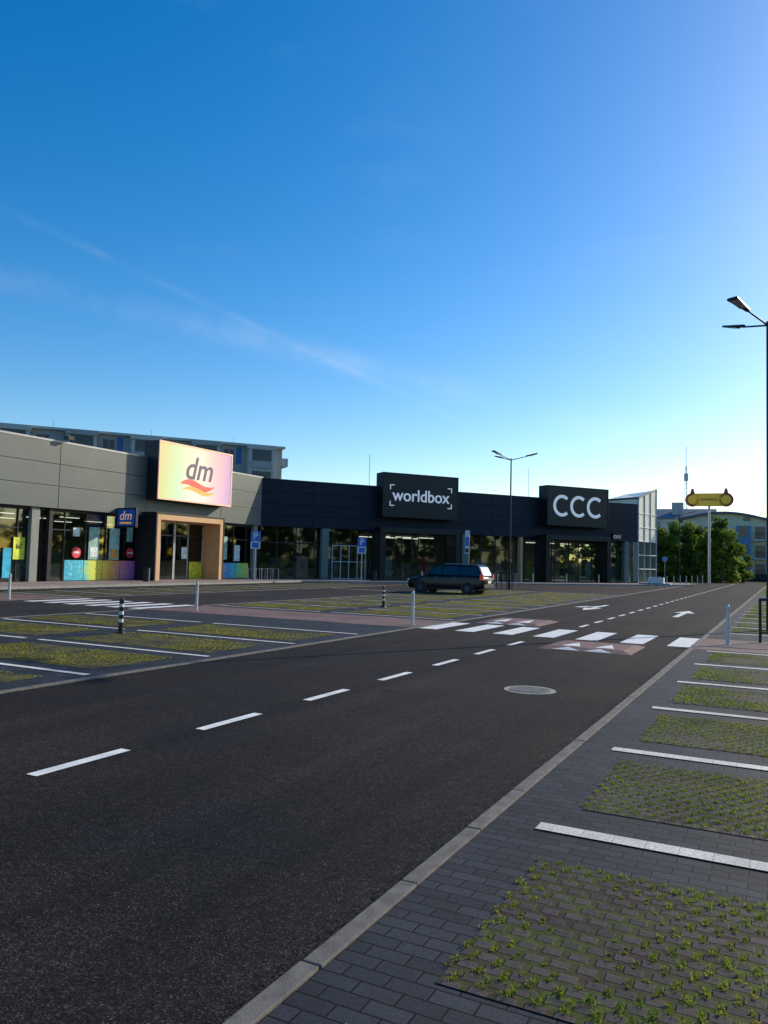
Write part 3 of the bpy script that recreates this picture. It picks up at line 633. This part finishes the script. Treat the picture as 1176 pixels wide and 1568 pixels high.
def treemesh(name,H,Rr,nleaf,seed,ls=.22,low=.12,taper=.45):
    r=np.random.default_rng(seed); b=MB(); b.cyl((0,0,0),(0,0,H*.35),.02*H,.013*H,n=8,k='bark'); b.cyl((0,0,H*.35),(.1,0,H*.8),.013*H,.004*H,n=8,k='bark')
    nc=40; cl=[]
    for i in range(nc):
        t_=r.random(); z=H*(low+(1-low)*t_); rr=Rr*math.sqrt(max(.04,1-((t_-taper)/.62)**2))*math.sqrt(r.random())*1.0; a=r.random()*6.283
        cl.append((rr*math.cos(a),rr*math.sin(a),z*.93,Rr*(.13+.22*r.random()),r.random()))
    for c_ in cl[:14]: b.cyl((0,0,max(H*.12,c_[2]*.55)),c_[:3],.006*H,.002*H,n=5,k='bark',cap=False)
    nb=len(b.f); V=list(b.v);F=list(b.f);T=[.5]*len(V); mi=[0]*nb
    cen=np.array([c_[:3] for c_ in cl]); cr=np.array([c_[3] for c_ in cl]); ct=np.array([c_[4] for c_ in cl])
    k=r.integers(0,nc,nleaf); d=r.normal(size=(nleaf,3)); d/=np.linalg.norm(d,axis=1)[:,None]; P=cen[k]+d*(cr[k]*(.35+.75*r.random(nleaf)**.5))[:,None]*np.array([1,1,.85])
    P[:,2]=np.maximum(P[:,2],.1)
    a=r.normal(size=(nleaf,3)); a/=np.linalg.norm(a,axis=1)[:,None]; c2=np.cross(a,r.normal(size=(nleaf,3))); c2/=np.linalg.norm(c2,axis=1)[:,None]; s=ls*(.5+r.random(nleaf))[:,None]
    Q=np.stack([P-a*s*.6,P+c2*s*.35,P+a*s*.6,P-c2*s*.35],1).reshape(-1,3); o=len(V)
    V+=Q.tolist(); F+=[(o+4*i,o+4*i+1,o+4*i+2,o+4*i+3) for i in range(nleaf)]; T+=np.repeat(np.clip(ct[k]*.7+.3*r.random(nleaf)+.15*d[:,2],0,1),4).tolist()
    me=bpy.data.meshes.new(name); me.from_pydata(V,[],F); me.materials.append(M['bark']); me.materials.append(M['leaf'])
    me.polygons.foreach_set("material_index",mi+[1]*nleaf); at=me.attributes.new("tint",'FLOAT','POINT'); at.data.foreach_set("value",T); me.update(); return me
TM=[treemesh('tree_a',8,2.6,5200,1,.34,.05,.35),treemesh('tree_b',7,2.8,5200,2,.34,.03,.3),treemesh('tree_c',9,2.9,5600,5,.34,.1,.4)]
def tree(x,y,i,s,name='tree',par=None,zs=None):
    o=bpy.data.objects.new(name,TM[i%3]); C.objects.link(o); o.location=(x,y,-.02); o.rotation_euler=(0,0,random.random()*6.28); o.scale=(s,s,s*(zs or random.uniform(.92,1.05))); o.parent=par
for (x,y,i,s) in ((-18.7,109,1,1.2),(-17.0,107,0,1.08),(-15.2,110,1,1.08),(-13.4,106,1,.88),(-11.9,109,2,.95),(-10.3,111,0,.92),(-8.6,107,1,.84),(-7.2,106,0,1.08),(-21,112,2,.9),(-23,108,1,.9),(-5.9,110,1,.72),(-12.8,104,1,.5),(-9.4,104,0,.45)): tree(x,y,i,s)
tr=empty('distant_trees')
for i in range(38): tree(random.uniform(32,42),-15+i*4.8,i,random.uniform(.95,1.4),'crown',tr)  # unseen tree row right of the road, added to be mirrored in the shop glass
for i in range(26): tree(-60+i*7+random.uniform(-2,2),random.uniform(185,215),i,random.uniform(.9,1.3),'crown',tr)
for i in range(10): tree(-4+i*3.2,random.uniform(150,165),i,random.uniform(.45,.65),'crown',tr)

# ------------------------------------------------------------------ background housing
az=math.atan2(.782,.625); e=empty('apartment_block',(-80.5,59.7,0),az)
b=MB(); Lx=33.2; HB=16.2
b.box(-40,Lx,0,12,0,HB,'block'); b.box(-40.3,Lx+.3,-.45,12.2,HB,HB+.3,'block2')
b.obj('walls',e)
bx=[-38,-30.6,-23.2,-15.8,-8.4,-1.0,6.4,13.8,21.2,28.4]
b=MB()
for i,x in enumerate(bx):
    b.box(x,x+3.4,-1.3,0,0,HB-.45,'block2'); b.box(x-.15,x+3.55,-1.5,-.46,HB-.45,HB+.12,'block2' if i%2 else 'block')
b.obj('loggia_bays',e)
b=MB()
for fl in range(5):
    z=2.3+fl*2.8
    for j,x in enumerate(bx):
        b.box(x+.4,x+3.0,-1.33,-1.31,z+.75,z+2.2,'apglass'); b.box(x+.3,x+3.1,-1.5,-1.34,z-.2,z+.7,'block')
        if x+6.6<Lx:
            b.box(x+4.2,x+5.5,-.03,-.01,z+.7,z+2.1,'apglass'); b.box(x+4.1,x+5.6,-.08,-.005,z+.62,z+.7,'block2'); b.box(x+4.84,x+4.9,-.05,-.03,z+.7,z+2.1,'block2')
            if (fl+j)%2==0: b.box(x+5.8,x+6.5,-.03,-.01,z+.3,z+2.5,'blockblue')
b.obj('windows_and_balconies',e)
b=MB()
for fl in range(5):
    z=2.9+fl*2.8; b.box(Lx,Lx+1.0,.5,6,z-.15,z,'block2'); b.box(Lx+.9,Lx+1.0,.5,6,z,z+.95,'block2'); b.box(Lx,Lx+.9,.5,.6,z,z+.95,'block2'); b.box(Lx+.01,Lx+.04,1.2,4,z+.1,z+2.0,'apglass')
b.obj('end_balconies',e)
b=MB()
for x in (-20,-8,4,16,27): b.box(x,x+1.5,5,7,HB+.3,HB+.8,'block'); b.cyl((x+1,6,HB+.8),(x+1,6,HB+2),.02,n=6,k='dgrey')
b.obj('roof_structures',e)
e=empty('cream_apartment_house',(-14.2,129,0),math.radians(4))
b=MB(); Wd=12.2
b.box(0,Wd,0,12,0,8.6,'cream')
n=12
arc=[(Wd*i/n,8.6+1.55*math.sin(math.pi*(i/n*.8+.12))) for i in range(n+1)]
b.poly([(0,-.003,8.6),(Wd,-.003,8.6)]+[(x,-.003,z-.02) for x,z in reversed(arc)],'cream'); b.obj('walls',e)
b=MB()
for i in range(n):
    (xa,za),(xb,zb)=arc[i],arc[i+1]; xa-= .7 if i==0 else 0; xb+=.7 if i==n-1 else 0
    b.hexa([(xa,-.8,za),(xb,-.8,zb),(xb,12.5,zb),(xa,12.5,za),(xa,-.8,za+.3),(xb,-.8,zb+.3),(xb,12.5,zb+.3),(xa,12.5,za+.3)],'rooft')
b.obj('curved_roof',e)
b=MB()
b.box(7.6,9.6,-.7,-.003,0,8.3,'bluer')
for fl in range(3):
    z=.8+fl*2.8
    for x in (1.0,3.2,5.4): b.box(x,x+1.1,-.03,-.004,z+.3,z+1.7,'apglass'); b.box(x-.08,x+1.18,-.05,-.004,z+.2,z+.3,'whiteplain'); b.box(x+.52,x+.58,-.045,-.031,z+.3,z+1.7,'whiteplain')
    b.box(8.0,9.2,-.73,-.705,z+.2,z+1.8,'apglass'); b.box(10.2,11.6,-.03,-.004,z-.2,z+1.8,'apglass'); b.box(9.9,11.9,-1.2,-.01,z-.35,z-.2,'whiteplain')
    for i in range(9): b.box(9.95+i*.23,9.98+i*.23,-1.2,-1.17,z-.2,z+.75,'dgrey')
    b.box(9.9,11.9,-1.2,-1.15,z+.75,z+.8,'dgrey')
for x in (3.6,8.6): b.box(x,x+1.0,-.03,-.006,9.0,9.7,'apglass')
b.obj('windows_and_balconies',e)
e=empty('grey_apartment_house',(-30,146,0),math.radians(6))
b=MB(); b.box(0,19,0,12,0,10.4,'block2'); b.poly([(-.6,-.6,10.4),(19.6,-.6,10.4),(19.6,6,12.6),(-.6,6,12.6)],'rooft'); b.poly([(19.6,-.6,10.4),(19.6,12.6,10.4),(19.6,6,12.6)],'block'); b.poly([(-.6,12.6,10.4),(19.6,12.6,10.4),(19.6,6,12.6),(-.6,6,12.6)],'rooft')
for fl in range(4):
    for i in range(7): b.box(1+i*2.6,2.3+i*2.6,-.03,-.003,1.0+fl*2.5,2.3+fl*2.5,'apglass')
b.box(5,7.5,2,4,10.5,13.6,'bluer'); b.box(12,14,2,4,10.5,13.5,'block'); b.obj('walls_and_roof',e)
e=empty('antenna_mast',(-17.5,165,0)); b=MB()
for (sx_,sy_) in ((-1,-1),(1,-1),(0,1)): b.cyl((sx_*.5,sy_*.5,0),(sx_*.12,sy_*.12,22),.05,n=5,k='galv')
for i in range(22): w=.5-.38*i/22; w2=.5-.38*(i+1)/22; b.cyl((-w,-w,i),(w2,-w2,i+1),.025,n=4,k='galv'); b.cyl((w,-w,i),(0,w2,i+1),.025,n=4,k='galv')
b.cyl((0,0,22),(0,0,26),.05,n=5,k='signred'); b.box(-.4,.4,-.1,.1,19,20.5,'whiteplain'); b.obj('lattice',e)
e=empty('restaurant_pole_sign',(-7.6,94.7,0),math.radians(5)); b=MB(); b.cyl((0,0,0),(0,0,9.0),.16,.13,n=14,k='galv'); b.obj('pole',e)
b=MB(); b.box(-1.75,1.75,-.2,.2,8.75,10.2,'yellow'); b.cyl((-1.75,-.2,9.47),(-1.75,.2,9.47),.78,n=24,k='signred'); b.cyl((1.75,-.2,9.47),(1.75,.2,9.47),.78,n=24,k='signred')
b.cyl((-1.75,-.24,9.47),(-1.75,-.2,9.47),.5,n=20,k='yellow'); b.cyl((1.75,-.24,9.47),(1.75,-.2,9.47),.5,n=20,k='yellow')
for x in (-1.75,1.75): b.cyl((x,0,10.1),(x,0,10.75),.3,.12,n=10,k='signred')
b.obj('sign_board',e,bevel=.03)
text('RESTAURACJA',.36,'brown',e,(0,-.22,9.48),ext=.01,sx=.75)
def smallsign(x,y,H,k):
    b=MB(); b.cyl((0,0,0),(0,0,H),.03,n=8,k='galv'); b.cyl((0,-.04,H-.3),(0,-.03,H-.3),.3,n=20,k=k); b.obj('traffic_sign',loc=(x,y,0))
smallsign(-12.5,96,3,'signblue'); smallsign(.6,100,2.8,'signred')
for (x,y) in ((-30,120),(2,140),(-11,97)): lamp(x,y,8,(25,))
b=MB(); b.box(-60,-1.5,122,122.12,0,1.1,'dgrey'); b.obj('garden_fence')

# ------------------------------------------------------------------ camera
f,p,r,yaw,hh=1191.88,.0613,.0254,.4766,1.7806
F=Vector((-math.sin(yaw)*math.cos(p),math.cos(yaw)*math.cos(p),math.sin(p))); U=Vector((math.sin(yaw)*math.sin(p),-math.cos(yaw)*math.sin(p),math.cos(p))); Rt=Vector((math.cos(yaw),math.sin(yaw),0))
R2=Rt*math.cos(r)+U*math.sin(r); U2=-Rt*math.sin(r)+U*math.cos(r)
cd=bpy.data.cameras.new('camera'); co=bpy.data.objects.new('camera',cd); C.objects.link(co)
m4=Matrix(((R2.x,U2.x,-F.x,0),(R2.y,U2.y,-F.y,0),(R2.z,U2.z,-F.z,hh),(0,0,0,1))); co.matrix_world=m4
cd.sensor_fit='VERTICAL'; cd.sensor_height=36; cd.sensor_width=27; cd.lens=36*f/1568; cd.clip_end=6000; cd.clip_start=.05
S.camera=co

# ------------------------------------------------------------------ sun, sky
SA=math.radians(28.4); SE=math.radians(25)
sv=Vector((math.sin(SA)*math.cos(SE),math.cos(SA)*math.cos(SE),math.sin(SE)))
sl=bpy.data.lights.new('sun','SUN'); sl.energy=5.0; sl.angle=math.radians(.55); sl.color=(1,.87,.68)
so=bpy.data.objects.new('sun',sl); C.objects.link(so); so.rotation_euler=sv.to_track_quat('Z','Y').to_euler(); so.location=sv*60
w=bpy.data.worlds.new("World"); S.world=w; w.use_nodes=True; nt=w.node_tree; bg=nt.nodes["Background"]
sky=N(nt,"ShaderNodeTexSky",sky_type='NISHITA'); sky.sun_disc=False; sky.sun_elevation=SE; sky.sun_rotation=SA; sky.air_density=1.0; sky.dust_density=.6; sky.ozone_density=2.0
tc=N(nt,"ShaderNodeTexCoord"); D=tc.outputs["Generated"]
hs=N(nt,"ShaderNodeHueSaturation"); hs.inputs["Hue"].default_value=.503; hs.inputs["Saturation"].default_value=1.5; hs.inputs["Value"].default_value=1.42; nt.links.new(sky.outputs[0],hs.inputs["Color"])
mp=N(nt,"ShaderNodeMapping"); mp.inputs["Rotation"].default_value=(0,.25,.6); mp.inputs["Scale"].default_value=(1.2,5,9); nt.links.new(D,mp.inputs[0])
fz=noise(nt,mp.outputs[0],1.3,6,.62); cf=ramp(nt,fz,[(.58,0.0),(.9,.05)])
col=mix(nt,hs.outputs[0],(6.5,7.2,8.0),cf)
def trail(a1,e1,a2,e2,width,amt,col):
    def dv(a,e_): a=math.radians(a);e_=math.radians(e_); return Vector((math.sin(a)*math.cos(e_),math.cos(a)*math.cos(e_),math.sin(e_)))
    n=dv(a1,e1).cross(dv(a2,e2)).normalized()
    vm=N(nt,"ShaderNodeVectorMath",operation='DOT_PRODUCT'); nt.links.new(D,vm.inputs[0]); vm.inputs[1].default_value=n
    ab=N(nt,"ShaderNodeMath",operation='ABSOLUTE'); nt.links.new(vm.outputs["Value"],ab.inputs[0])
    mr=N(nt,"ShaderNodeMapRange",interpolation_type='SMOOTHSTEP'); nt.links.new(ab.outputs[0],mr.inputs[0]); mr.inputs[1].default_value=0; mr.inputs[2].default_value=width; mr.inputs[3].default_value=amt; mr.inputs[4].default_value=0
    nz=ramp(nt,noise(nt,D,7,4),[(.38,0.0),(.68,1.0)]); mu=N(nt,"ShaderNodeMath",operation='MULTIPLY'); nt.links.new(mr.outputs[0],mu.inputs[0]); nt.links.new(nz,mu.inputs[1])
    return mix(nt,col,(7.0,7.6,8.2),mu.outputs[0])
col=trail(-53.5,21.5,-28.7,13.2,.008,.09,col)
col=trail(-28.7,14,-5,8.0,.025,.14,col)
nt.links.new(col,bg.inputs[0]); bg.inputs[1].default_value=.125
